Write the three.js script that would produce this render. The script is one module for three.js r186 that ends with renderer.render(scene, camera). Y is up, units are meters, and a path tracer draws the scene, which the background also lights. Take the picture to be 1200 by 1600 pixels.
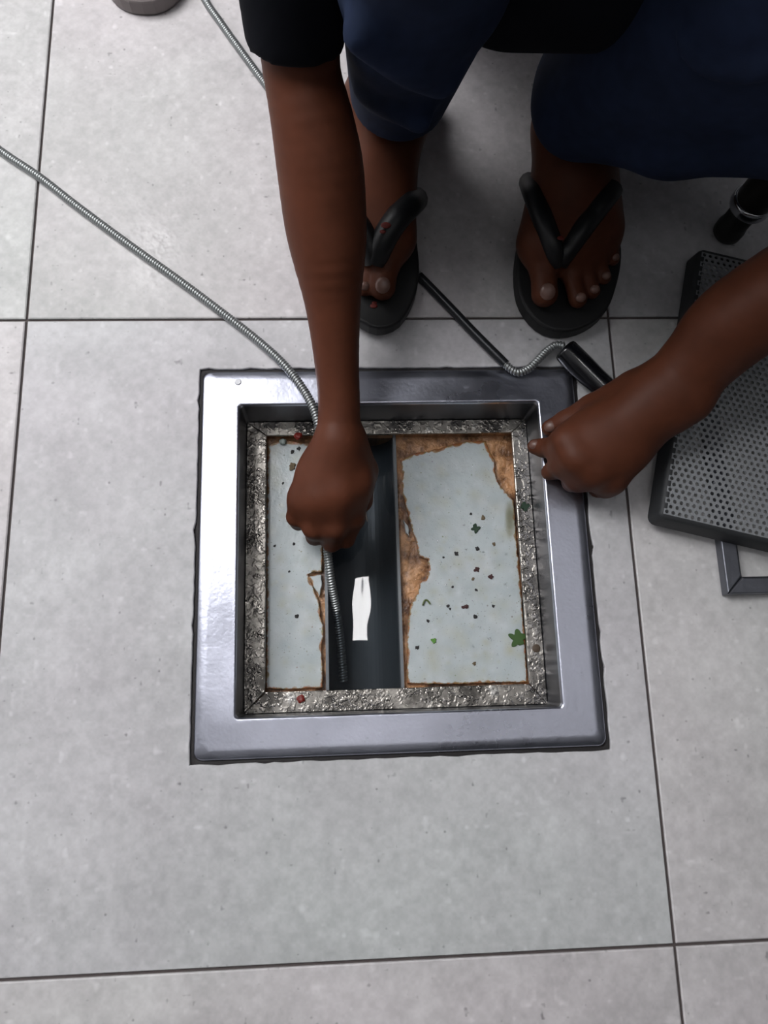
import * as THREE from 'three';
import { RectAreaLightUniformsLib } from 'three/addons/lights/RectAreaLightUniformsLib.js';
import { mergeGeometries, mergeVertices } from 'three/addons/utils/BufferGeometryUtils.js';
import { RoundedBoxGeometry } from 'three/addons/geometries/RoundedBoxGeometry.js';
import { ImprovedNoise } from 'three/addons/math/ImprovedNoise.js';

// ------------------------------------------------------------------ camera, exposure, lights
const scene = new THREE.Scene();
scene.background = new THREE.Color(0x0a0a0b);
const FOCAL = 1130.4, PITCH = 0.218734, TILT = -0.05408, SPIN = -0.018653;       // solved from the floor tile joints (tile = 0.6 m)
const EYE = new THREE.Vector3(0.317991, 0.688719, 0.358978);
const V = (x, y, z) => new THREE.Vector3(x, y, z);
const camRight = V(0, 0, 0), camUp = V(0, 0, 0), camFwd = V(0, 0, 0);
{
  const right = V(1, 0, 0), up = V(0, 0, -1), fwd = V(0, -1, 0), [cp, sp, cr, sr, cy, sy] = [Math.cos(PITCH), Math.sin(PITCH), Math.cos(TILT), Math.sin(TILT), Math.cos(SPIN), Math.sin(SPIN)];
  const f2 = fwd.clone().multiplyScalar(cp).addScaledVector(up, sp), u2 = up.clone().multiplyScalar(cp).addScaledVector(fwd, -sp);
  const r3 = right.clone().multiplyScalar(cr).addScaledVector(f2, sr);
  camFwd.copy(f2).multiplyScalar(cr).addScaledVector(right, -sr);
  camRight.copy(r3).multiplyScalar(cy).addScaledVector(u2, sy);
  camUp.copy(u2).multiplyScalar(cy).addScaledVector(r3, -sy);
}
const camera = new THREE.PerspectiveCamera(2 * Math.atan(800 / FOCAL) * 180 / Math.PI, 1200 / 1600, 0.02, 30);
camera.position.copy(EYE);
camera.quaternion.setFromRotationMatrix(new THREE.Matrix4().makeBasis(camRight, camUp, camFwd.clone().negate()));
camera.updateMatrixWorld();
const renderer = new THREE.WebGLRenderer({ antialias: true });
renderer.setSize(1200, 1600);
renderer.shadowMap.enabled = true;
renderer.toneMapping = THREE.LinearToneMapping;
renderer.toneMappingExposure = 1.0;
RectAreaLightUniformsLib.init();
const CEILING = 2.05;
const LAMPS = [   // position, size, light, glow, label
  { p: [-0.92, CEILING, -0.78], w: 1.45, d: 1.3, light: 7.0, glow: 6, label: 'wide white ceiling light panel behind the crouching person' },
  { p: [0.37, CEILING, 0.115], w: 0.05, d: 0.25, light: 1, glow: 40, label: 'short narrow white strip light straight above the drain' },
  { p: [1.25, CEILING, 0.2], w: 0.7, d: 1.3, light: 0.3, glow: 0.32, label: 'dim ceiling light panel over the strainer tray side' },
  { p: [0.3, CEILING, 0.9], w: 1.1, d: 0.6, light: 0.35, glow: 0.4, label: 'dim ceiling light panel on the near side of the drain' },
];

// ------------------------------------------------------------------ helpers
let seed = 7;
const rnd = () => { seed = (seed * 1664525 + 1013904223) >>> 0; return seed / 4294967296; };
const rr = (a, b) => a + (b - a) * rnd();
const noise = new ImprovedNoise();
const n3 = (x, y, z) => noise.noise(x, y, z);
const lerp = THREE.MathUtils.lerp, clamp = THREE.MathUtils.clamp;
function at(px, py, h = 0) {                       // the measured image point at height h above the floor, in metres
  const d = camFwd.clone().multiplyScalar(FOCAL).addScaledVector(camRight, px - 600).addScaledVector(camUp, 800 - py);
  return EYE.clone().addScaledVector(d, (h - EYE.y) / d.y);
}
const used = new Map();
function numbered(name) { const n = used.get(name) ?? 0; used.set(name, n + 1); return n ? `${name}_${String(n).padStart(3, '0')}` : name; }
function shade(o) { o.castShadow = o.receiveShadow = true; return o; }
function group(name, label, category, [x, y, z] = [0, 0, 0], grp) {
  const o = new THREE.Group(); o.name = numbered(name); o.position.set(x, y, z); o.userData = { label, category }; if (grp) o.userData.group = grp; scene.add(o); return o;
}
function part(name, geo, mat, parent, label) {     // geometry in world metres; moved into the parent's frame
  const w = V(0, 0, 0); for (let p = parent; p && p !== scene; p = p.parent) w.add(p.position);
  geo.translate(-w.x, -w.y, -w.z);
  const m = shade(new THREE.Mesh(geo, mat)); m.name = name; if (label) m.userData.label = label; parent.add(m); return m;
}
function thing(name, geo, mat, label, category, grp) {   // one-mesh thing; geometry in world metres, origin moved to its base
  geo.computeBoundingBox(); const b = geo.boundingBox, c = V((b.min.x + b.max.x) / 2, b.min.y, (b.min.z + b.max.z) / 2);
  geo.translate(-c.x, -c.y, -c.z);
  const m = shade(new THREE.Mesh(geo, mat)); m.name = numbered(name); m.position.copy(c); m.userData = { label, category }; if (grp) m.userData.group = grp; scene.add(m); return m;
}
function struct(name, geo, mat) { const m = shade(new THREE.Mesh(geo, mat)); m.name = name; m.userData = { kind: 'structure' }; scene.add(m); return m; }
const box = (x0, x1, y0, y1, z0, z1) => new THREE.BoxGeometry(x1 - x0, y1 - y0, z1 - z0).translate((x0 + x1) / 2, (y0 + y1) / 2, (z0 + z1) / 2);
const rbox = (x0, x1, y0, y1, z0, z1, r) => new RoundedBoxGeometry(x1 - x0, y1 - y0, z1 - z0, 2, r).translate((x0 + x1) / 2, (y0 + y1) / 2, (z0 + z1) / 2);
const shapeXZ = (pts) => new THREE.Shape(pts.map((p) => new THREE.Vector2(p.x, -p.z)));
function slab(shape, y0, y1, bevel = 0, segs = 2) {      // an XZ outline raised from y0 to y1
  const g = new THREE.ExtrudeGeometry(shape, { depth: y1 - y0 - 2 * bevel, bevelEnabled: bevel > 0, bevelSize: bevel, bevelThickness: bevel, bevelOffset: -bevel, bevelSegments: segs, curveSegments: 8 });
  return g.rotateX(-Math.PI / 2).translate(0, y0 + bevel, 0);
}
function curveOf(pts, closed = false) { return new THREE.CatmullRomCurve3(pts, closed, 'centripetal'); }
function uvXZ(g, s = 1, ox = 0, oz = 0) { const p = g.attributes.position, uv = new Float32Array(p.count * 2); for (let i = 0; i < p.count; i++) { uv[2 * i] = (p.getX(i) + ox) * s; uv[2 * i + 1] = (p.getZ(i) + oz) * s; } g.setAttribute('uv', new THREE.BufferAttribute(uv, 2)); return g; }

// tileable value noise for textures
function lattice(n, s) { let k = s * 7919 + 13; const a = new Float32Array(n * n); for (let i = 0; i < n * n; i++) { k = (k * 1664525 + 1013904223) >>> 0; a[i] = k / 4294967296; } return a; }
function layer(n, s) { const a = lattice(n, s); return (u, v) => { const x = u * n, y = v * n; let x0 = Math.floor(x), y0 = Math.floor(y), fx = x - x0, fy = y - y0; x0 = ((x0 % n) + n) % n; y0 = ((y0 % n) + n) % n; fx = fx * fx * (3 - 2 * fx); fy = fy * fy * (3 - 2 * fy); const x1 = (x0 + 1) % n, y1 = (y0 + 1) % n; return (a[y0 * n + x0] * (1 - fx) + a[y0 * n + x1] * fx) * (1 - fy) + (a[y1 * n + x0] * (1 - fx) + a[y1 * n + x1] * fx) * fy; }; }
function fbm(n0, oct, s, gain = 0.55) { const ls = []; let amp = 1, tot = 0; for (let i = 0; i < oct; i++) { ls.push([layer(n0 << i, s + i), amp]); tot += amp; amp *= gain; } return (u, v) => { let t = 0; for (const [l, a] of ls) t += l(u, v) * a; return t / tot; }; }
function texture(n, fn, srgb, channels = 1) {            // fn(u, v) gives 0..1 grey or [r, g, b]
  const d = new Uint8Array(n * n * 4);
  for (let y = 0; y < n; y++) for (let x = 0; x < n; x++) { const c = fn((x + 0.5) / n, (y + 0.5) / n), o = (y * n + x) * 4; if (channels === 1) d[o] = d[o + 1] = d[o + 2] = clamp(c, 0, 1) * 255; else { d[o] = clamp(c[0], 0, 1) * 255; d[o + 1] = clamp(c[1], 0, 1) * 255; d[o + 2] = clamp(c[2], 0, 1) * 255; } d[o + 3] = 255; }
  const t = new THREE.DataTexture(d, n, n); t.wrapS = t.wrapT = THREE.RepeatWrapping; t.magFilter = THREE.LinearFilter; t.minFilter = THREE.LinearMipmapLinearFilter; t.generateMipmaps = true; if (srgb) t.colorSpace = THREE.SRGBColorSpace; t.needsUpdate = true; return t;
}

// ------------------------------------------------------------------ materials
const std = (color, roughness, extra = {}) => new THREE.MeshPhysicalMaterial({ color, roughness, ...extra });
const tileMats = (() => {
  const big = fbm(4, 5, 11), mid = fbm(24, 4, 31), fine = fbm(160, 3, 51, 0.7), speck = fbm(220, 2, 71, 0.5), white = fbm(130, 2, 91, 0.5), wet = fbm(7, 5, 111), streak = fbm(40, 3, 131), pink = fbm(5, 4, 151);
  const map = texture(1536, (u, v) => {
    let g = 0.725 + (big(u, v) - 0.5) * 0.10 + (mid(u, v) - 0.5) * 0.08 + (fine(u, v) - 0.5) * 0.11;
    const s = speck(u, v); if (s < 0.15) g -= (0.15 - s) * 1.6;
    const w = white(u, v); if (w > 0.78) g += (w - 0.78) * 0.4;
    const p = (pink(u, v) - 0.5) * 0.03;
    return [g + p + 0.004, g - 0.002, g - 0.001 + p * 0.6];
  }, true, 3);
  const rough = texture(1024, (u, v) => 0.60 - Math.max(0, wet(u, v) - 0.58) * 0.9 - (streak(u, v) - 0.5) * 0.12 + (fine(u, v) - 0.5) * 0.15, false);
  const bump = texture(1024, (u, v) => 0.5 + (mid(u, v) - 0.5) * 0.35 + (fine(u, v) - 0.5) * 0.3 + Math.max(0, wet(u, v) - 0.66) * (fine(u, v) - 0.5) * 3, false);
  for (const t of [map, rough, bump]) t.repeat.set(1 / 1.2, 1 / 1.2);
  return [0xffffff, 0xfaf8f9, 0xf6f8fa].map((c) => std(c, 1, { map, roughnessMap: rough, bumpMap: bump, bumpScale: 0.0012, specularIntensity: 0.7 }));
})();
const steelSet = (() => {
  const smear = fbm(6, 5, 211), spot = fbm(60, 3, 231), fine = fbm(120, 2, 251);
  
  const map = texture(768, (u, v) => { let g = 0.86 + (smear(u, v) - 0.5) * 0.16; const s = spot(u, v); if (s < 0.2) g -= (0.2 - s) * 0.5; return [g * 0.985, g * 0.99, g * 1.02]; }, true, 3);
  const rough = texture(768, (u, v) => 0.30 + (smear(u, v) - 0.5) * 0.22  + Math.max(0, 0.3 - spot(u, v)) * 0.4, false);
  const bump = texture(768, (u, v) => 0.5 + (smear(u, v) - 0.5) * 0.3 + (fine(u, v) - 0.5) * 0.06, false);
  for (const t of [map, rough, bump]) t.repeat.set(3.2, 3.2);
  return { map, rough, bump };
})();
const steel = std(0xd6d8e0, 1, { metalness: 1, map: steelSet.map, roughnessMap: steelSet.rough, bumpMap: steelSet.bump, bumpScale: 0.0012 });
const steelDull = std(0x8d8f93, 0.38, { metalness: 1, map: steelSet.map, bumpMap: steelSet.bump, bumpScale: 0.0015 });
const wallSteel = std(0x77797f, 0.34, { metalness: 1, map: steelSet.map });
const ledgeSteel = (() => {
  const a = fbm(10, 5, 311), b = fbm(46, 3, 331), c = fbm(90, 2, 351);
  const map = texture(768, (u, v) => { const t = a(u, v), s = b(u, v); const g = 0.8 + (t - 0.5) * 0.8 + (s - 0.5) * 0.3; return [g * 1.0, g * 0.985, g * 0.965]; }, true, 3);
  const rough = texture(768, (u, v) => 0.18 + Math.max(0, a(u, v) - 0.4) * 0.9, false);
  const bump = texture(768, (u, v) => { const t = b(u, v); return (t > 0.5 ? Math.sqrt((t - 0.5) * 2) : 0) * 0.8 + a(u, v) * 0.3 + c(u, v) * 0.12; }, false);
  for (const t of [map, rough, bump]) t.repeat.set(5, 5);
  return std(0xb4b2ae, 1, { metalness: 0.85, map, roughnessMap: rough, bumpMap: bump, bumpScale: 0.0010 });
})();
const darkHole = std(0x0c0b0b, 0.8);
const sealant = std(0x1d1a1b, 0.75);
const mortar = (() => {
  const a = fbm(6, 5, 411), b = fbm(40, 4, 431);
  const map = texture(512, (u, v) => { const t = clamp((a(u, v) - 0.36) * 3.4, 0, 1), g = (b(u, v) - 0.5) * 0.22; return [lerp(0.33, 0.78, t) + g, lerp(0.22, 0.63, t) + g * 0.9, lerp(0.13, 0.48, t) + g * 0.8]; }, true, 3);
  map.repeat.set(9, 9); const bump = texture(512, (u, v) => a(u, v) * 0.6 + b(u, v) * 0.4, false); bump.repeat.set(9, 9);
  return std(0xe8d8c8, 0.45, { map, bumpMap: bump, bumpScale: 0.004, clearcoat: 0.3, clearcoatRoughness: 0.3 });
})();
const pvc = std(0x62676b, 0.35, { clearcoat: 0.4, clearcoatRoughness: 0.2 });
const water = std(0xabb0b4, 0.015, { transmission: 1, thickness: 0, ior: 1.33 });
const wire = std(0x9fa3a3, 0.42, { metalness: 0.85 });
const sleeveMat = std(0x2a2c2f, 0.35, { metalness: 0.5 });
const blackPlastic = std(0x0b0c10, 0.22, { clearcoat: 0.6, clearcoatRoughness: 0.15 });
const greyMesh = std(0x85888b, 0.6, { metalness: 0.25 });
const trayEdge = std(0x2f3133, 0.6, { metalness: 0.3 });
const rubber = std(0x08090b, 0.6);
const paint = std(0xc4c5c6, 0.8), paintGrey = std(0x3c3e40, 0.8), paintDark = std(0x4a4c4f, 0.7), ceilMat = std(0xe9e9e9, 0.85);

// ------------------------------------------------------------------ the room
const ROOM = { x0: -1.8, x1: 2.4, z0: -2.4, z1: 1.8 };
const DRAIN = { x0: 0.175, x1: 0.559, z0: 0.055, z1: 0.4345 };
const floor = new THREE.Group(); floor.name = 'floor'; floor.userData = { kind: 'structure' }; scene.add(floor);
{
  const s = new THREE.Shape([[ROOM.x0 - 0.1, -ROOM.z1 - 0.1], [ROOM.x1 + 0.1, -ROOM.z1 - 0.1], [ROOM.x1 + 0.1, -ROOM.z0 + 0.1], [ROOM.x0 - 0.1, -ROOM.z0 + 0.1]].map((a) => new THREE.Vector2(...a)));
  s.holes.push(new THREE.Path([[DRAIN.x0 - 0.002, -DRAIN.z1 - 0.002], [DRAIN.x0 - 0.002, -DRAIN.z0 + 0.002], [DRAIN.x1 + 0.002, -DRAIN.z0 + 0.002], [DRAIN.x1 + 0.002, -DRAIN.z1 - 0.002]].map((a) => new THREE.Vector2(...a))));
  part('grout_bed', slab(s, -0.16, -0.0025), std(0x4a4342, 0.9), floor);
  const J = 0.0014, C = 0.0011;                                       // half joint, chamfer
  const top = [[J + C, J + C], [0.6 - J - C, J + C], [0.6 - J - C, 0.6 - J - C], [J + C, 0.6 - J - C]], rim = [[J, J], [0.6 - J, J], [0.6 - J, 0.6 - J], [J, 0.6 - J]];
  function tileGeo(ox, oz) {
    const pos = [], uv = [], idx = [], quad = (a, b, c, d) => { const k = pos.length / 3; for (const p of [a, b, c, d]) { pos.push(...p); uv.push(p[0] + ox, p[2] + oz); } idx.push(k, k + 2, k + 1, k, k + 3, k + 2); };
    const P = (l, y) => l.map(([x, z]) => [x, y, z]);
    const t = P(top, 0), r = P(rim, -0.0008), b = P(rim, -0.0095);
    quad(...t); for (let i = 0; i < 4; i++) { const j = (i + 1) % 4; quad(t[j], t[i], r[i], r[j]); quad(r[j], r[i], b[i], b[j]); }
    const g = new THREE.BufferGeometry(); g.setAttribute('position', new THREE.Float32BufferAttribute(pos, 3)); g.setAttribute('uv', new THREE.Float32BufferAttribute(uv, 2)); g.setIndex(idx); g.computeVertexNormals(); return g;
  }
  const variants = [tileGeo(0.1, 0.2), tileGeo(0.55, 0.75), tileGeo(0.9, 0.35), tileGeo(0.3, 0.95)];
  let k = 0;
  for (let j = -4; j < 3; j++) for (let i = -3; i < 4; i++) {
    let g = variants[(k * 5 + i + j * 2 + 40) % 4];
    if (i === 0 && j === 0) {                                          // the tile that was cut out for the drain, with a chipped edge
      const sh = new THREE.Shape(rim.map(([x, z]) => new THREE.Vector2(x, -z)).reverse()), hole = [];
      const side = (x0, z0, x1, z1, nx, nz) => { const n = 46; for (let q = 0; q < n; q++) { const t = q / n, chip = Math.abs(n3(q * 0.33 + x0 * 90, z0 * 70, 3.1)) * 0.0022 + (rnd() < 0.12 ? rr(0, 0.0016) : 0); hole.push(new THREE.Vector2(lerp(x0, x1, t) + nx * chip, -(lerp(z0, z1, t) + nz * chip))); } };
      const D = DRAIN; side(D.x0, D.z0, D.x0, D.z1, -1, 0); side(D.x0, D.z1, D.x1, D.z1, 0, 1); side(D.x1, D.z1, D.x1, D.z0, 1, 0); side(D.x1, D.z0, D.x0, D.z0, 0, -1);
      sh.holes.push(new THREE.Path(hole)); g = uvXZ(slab(sh, -0.0095, 0, 0.0007, 1), 1, 0.4, 0.15);
    }
    const m = shade(new THREE.Mesh(g, tileMats[(k * 7 + 1) % 3])); m.name = k ? `tile_${String(k).padStart(3, '0')}` : 'tile';
    m.position.set(i * 0.6, (i || j) ? (((k * 37) % 7) - 3) * 0.00008 : 0, j * 0.6); floor.add(m); k++;
  }
}
struct('wall_left', box(ROOM.x0 - 0.12, ROOM.x0, 0.003, CEILING, ROOM.z0, ROOM.z1), paint);
struct('wall_right', box(ROOM.x1, ROOM.x1 + 0.12, 0.003, CEILING, ROOM.z0, ROOM.z1), paintDark);
struct('wall_back', box(ROOM.x0 - 0.12, ROOM.x1 + 0.12, 0.003, CEILING, ROOM.z0 - 0.12, ROOM.z0), paintGrey);
struct('wall_front', box(ROOM.x0 - 0.12, ROOM.x1 + 0.12, 0.003, CEILING, ROOM.z1, ROOM.z1 + 0.12), paintDark);
struct('ceiling', box(ROOM.x0 - 0.12, ROOM.x1 + 0.12, CEILING + 0.002, CEILING + 0.12, ROOM.z0 - 0.12, ROOM.z1 + 0.12), ceilMat);
for (const L of LAMPS) {
  const o = group('ceiling_light', L.label, 'light', [L.p[0], L.p[1] - 0.04, L.p[2]]), [x, y, z] = L.p, hw = L.w / 2, hd = L.d / 2;
  part('housing', mergeGeometries([box(x - hw - 0.02, x + hw + 0.02, y - 0.012, y, z - hd - 0.02, z + hd + 0.02), box(x - hw - 0.02, x - hw, y - 0.04, y - 0.012, z - hd - 0.02, z + hd + 0.02), box(x + hw, x + hw + 0.02, y - 0.04, y - 0.012, z - hd - 0.02, z + hd + 0.02), box(x - hw, x + hw, y - 0.04, y - 0.012, z - hd - 0.02, z - hd), box(x - hw, x + hw, y - 0.04, y - 0.012, z + hd, z + hd + 0.02)]), std(0xe8e8e8, 0.6), o);
  part('diffuser', box(x - hw, x + hw, y - 0.034, y - 0.014, z - hd, z + hd), std(0xffffff, 0.5, { emissive: 0xfbfafb, emissiveIntensity: L.glow }), o);
  const l = new THREE.RectAreaLight(0xfbfafb, L.light, L.w, L.d); l.name = 'panel_light'; l.position.set(0, -0.002, 0); l.rotation.x = -Math.PI / 2; o.add(l);
}

// ------------------------------------------------------------------ the floor drain
const OP = { x0: 0.2155, x1: 0.516, z0: 0.095, z1: 0.395 }, IN = { x0: 0.237, x1: 0.4985, z0: 0.111, z1: 0.374 };
function loop(b, r, y, seg = 6) {                  // a rounded rectangle as a closed list of points
  const pts = [], cs = [[b.x1 - r, b.z1 - r, 0], [b.x0 + r, b.z1 - r, 1], [b.x0 + r, b.z0 + r, 2], [b.x1 - r, b.z0 + r, 3]];
  for (const [cx, cz, q] of cs) for (let i = 0; i <= seg; i++) { const a = (q + i / seg) * Math.PI / 2; pts.push([cx + r * Math.cos(a), y, cz + r * Math.sin(a)]); }
  return pts;
}
const grow = (b, d) => ({ x0: b.x0 - d, x1: b.x1 + d, z0: b.z0 - d, z1: b.z1 + d });
function ring(loops) {                             // surface through a series of equal-length loops, outermost first
  const n = loops[0].length, pos = [], idx = [];
  for (const l of loops) for (const p of l) pos.push(...p);
  for (let k = 0; k + 1 < loops.length; k++) for (let i = 0; i < n; i++) { const j = (i + 1) % n, a = k * n + i, b = k * n + j, c = a + n, d = b + n; idx.push(a, c, b, b, c, d); }
  const g = new THREE.BufferGeometry(); g.setAttribute('position', new THREE.Float32BufferAttribute(pos, 3)); g.setIndex(idx); g.computeVertexNormals(); return uvXZ(g);
}
const drain = group('floor_drain', 'square stainless steel floor drain frame standing open around the wet pit', 'drain', [0.367, 0, 0.245]);
{
  const F = grow(DRAIN, -0.0031);
  part('rim', ring([loop(F, 0.008, -0.012), loop(F, 0.008, -0.0015), loop(grow(F, -0.0006), 0.008, 0.0004), loop(grow(F, -0.002), 0.008, 0.0020), loop(grow(F, -0.0075), 0.007, 0.0031), loop(grow(F, -0.009), 0.006, 0.0034), loop(grow(F, -0.0115), 0.005, 0.0036), loop(grow(OP, 0.0045), 0.004, 0.0036), loop(grow(OP, 0.0022), 0.004, 0.0040), loop(grow(OP, 0.0008), 0.004, 0.0036), loop(grow(OP, 0.0001), 0.004, 0.0022), loop(OP, 0.004, -0.001)]), steel, drain);
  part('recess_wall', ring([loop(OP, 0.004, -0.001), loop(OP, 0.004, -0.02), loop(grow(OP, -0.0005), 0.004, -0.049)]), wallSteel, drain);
  const sealPts = []; { const o = grow(DRAIN, 0.0015), seg = 1; for (const [b, y] of [[o, -0.0035], [grow(F, 0.001), -0.0022], [grow(F, -0.001), -0.004]]) { const l = loop(b, 0.004, y, 6); sealPts.push(l); } }
  part('sealant', ring(sealPts), sealant, drain);
  const mk = (a, b, c, d) => uvXZ(slab(new THREE.Shape([a, b, c, d].map(([x, z]) => new THREE.Vector2(x, -z))), -0.0495, -0.045, 0.0009, 2));
  const o = grow(OP, -0.0008), e = 0.0003;
  for (const q of [[[o.x0, o.z1], [o.x1, o.z1], [IN.x1, IN.z1 + e], [IN.x0, IN.z1 + e]], [[o.x1, o.z0], [o.x0, o.z0], [IN.x0, IN.z0 - e], [IN.x1, IN.z0 - e]], [[o.x0, o.z0], [o.x0, o.z1], [IN.x0 - e, IN.z1], [IN.x0 - e, IN.z0]], [[o.x1, o.z1], [o.x1, o.z0], [IN.x1 + e, IN.z0], [IN.x1 + e, IN.z1]]]) part('ledge_strip', mk(...q), ledgeSteel, drain, 'wet mottled steel ledge strip');
  const rv = at(372, 597, 0.0036);
  part('rivet', new THREE.CylinderGeometry(0.0028, 0.0034, 0.0012, 24).translate(rv.x, 0.0041, rv.z), std(0xa9aaad, 0.5, { metalness: 0.5 }), drain);
  const bolt = at(838, 1013, -0.045);
  part('rust_spot', new THREE.LatheGeometry([[0.0001, 0.0012], [0.003, 0.0010], [0.0042, 0]].map((a) => new THREE.Vector2(...a)).reverse(), 18).translate(bolt.x, -0.045, bolt.z), std(0x4a3d30, 0.7), drain);
}
// the pit under the ledge: broken tiles on mortar, and a grey half pipe with water
const PY = -0.0565;                                                   // top of the pit tiles
const pit = group('drain_pit', 'rust-edged pit below the steel frame with a water channel through it', 'pit', [0.367, -0.12, 0.245]);
const PIPE = { x: 0.3352, r: 0.0362, y: -0.0605, z0: 0.1085, z1: 0.3768 };
const mortarTop = (() => {
  const out = [];
  for (const [x0, x1] of [[0.2335, PIPE.x - PIPE.r - 0.003], [PIPE.x + PIPE.r + 0.003, 0.502]]) {
    const g = new THREE.BoxGeometry(x1 - x0, 0.05, 0.27, Math.round((x1 - x0) / 0.003), 1, 90).translate((x0 + x1) / 2, PY - 0.0058 - 0.025, 0.2425), p = g.attributes.position;
    for (let i = 0; i < p.count; i++) if (p.getY(i) > PY - 0.01) p.setY(i, p.getY(i) + n3(p.getX(i) * 120, 1, p.getZ(i) * 90) * 0.0018 + n3(p.getX(i) * 400, 5, p.getZ(i) * 400) * 0.0006 - 0.0004);
    g.computeVertexNormals(); uvXZ(g); out.push(g);
  }
  return mergeGeometries(out);
})();
part('mortar_bed', mortarTop, mortar, pit);
part('pit_wall', mergeGeometries([box(0.2265, 0.2335, -0.112, -0.0495, 0.1, 0.385), box(0.502, 0.508, -0.112, -0.0495, 0.1, 0.385), box(0.2335, 0.502, -0.112, -0.0495, 0.1, 0.1085), box(0.2335, 0.502, -0.112, -0.0495, 0.3768, 0.385), box(0.2265, 0.508, -0.12, -0.112, 0.1, 0.385)].map((g) => uvXZ(g.toNonIndexed()))), mortar, pit);
{
  const prof = [], R = PIPE.r, T = 0.003, n = 28;
  const sh = new THREE.Shape(); for (let i = 0; i <= n; i++) { const a = Math.PI + i / n * Math.PI, x = Math.cos(a) * R, y = Math.sin(a) * R; i ? sh.lineTo(x, y) : sh.moveTo(x, y); } for (let i = n; i >= 0; i--) { const a = Math.PI + i / n * Math.PI; sh.lineTo(Math.cos(a) * (R + T), Math.sin(a) * (R + T)); }
  const g = new THREE.ExtrudeGeometry(sh, { depth: PIPE.z1 - PIPE.z0, bevelEnabled: false }).translate(PIPE.x, PIPE.y, PIPE.z0);
  for (const s of [-1, 1]) prof.push(box(PIPE.x + s * (R + T / 2) - T / 2, PIPE.x + s * (R + T / 2) + T / 2, PIPE.y, PIPE.y + 0.0045, PIPE.z0, PIPE.z1).toNonIndexed());
  part('half_pipe', mergeGeometries([g, ...prof]), pvc, pit, 'dark grey half pipe');
  const wy = -0.0655, hw = Math.sqrt(R * R - (wy - PIPE.y) ** 2), wg = new THREE.PlaneGeometry(hw * 2, PIPE.z1 - PIPE.z0, 40, 120).rotateX(-Math.PI / 2).translate(PIPE.x, wy, (PIPE.z0 + PIPE.z1) / 2), p = wg.attributes.position;
  for (let i = 0; i < p.count; i++) p.setY(i, wy + n3(p.getX(i) * 60, 2, p.getZ(i) * 22) * 0.00008);
  wg.computeVertexNormals(); part('water', wg, water, pit, 'still dark water in the half pipe');
}
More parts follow.
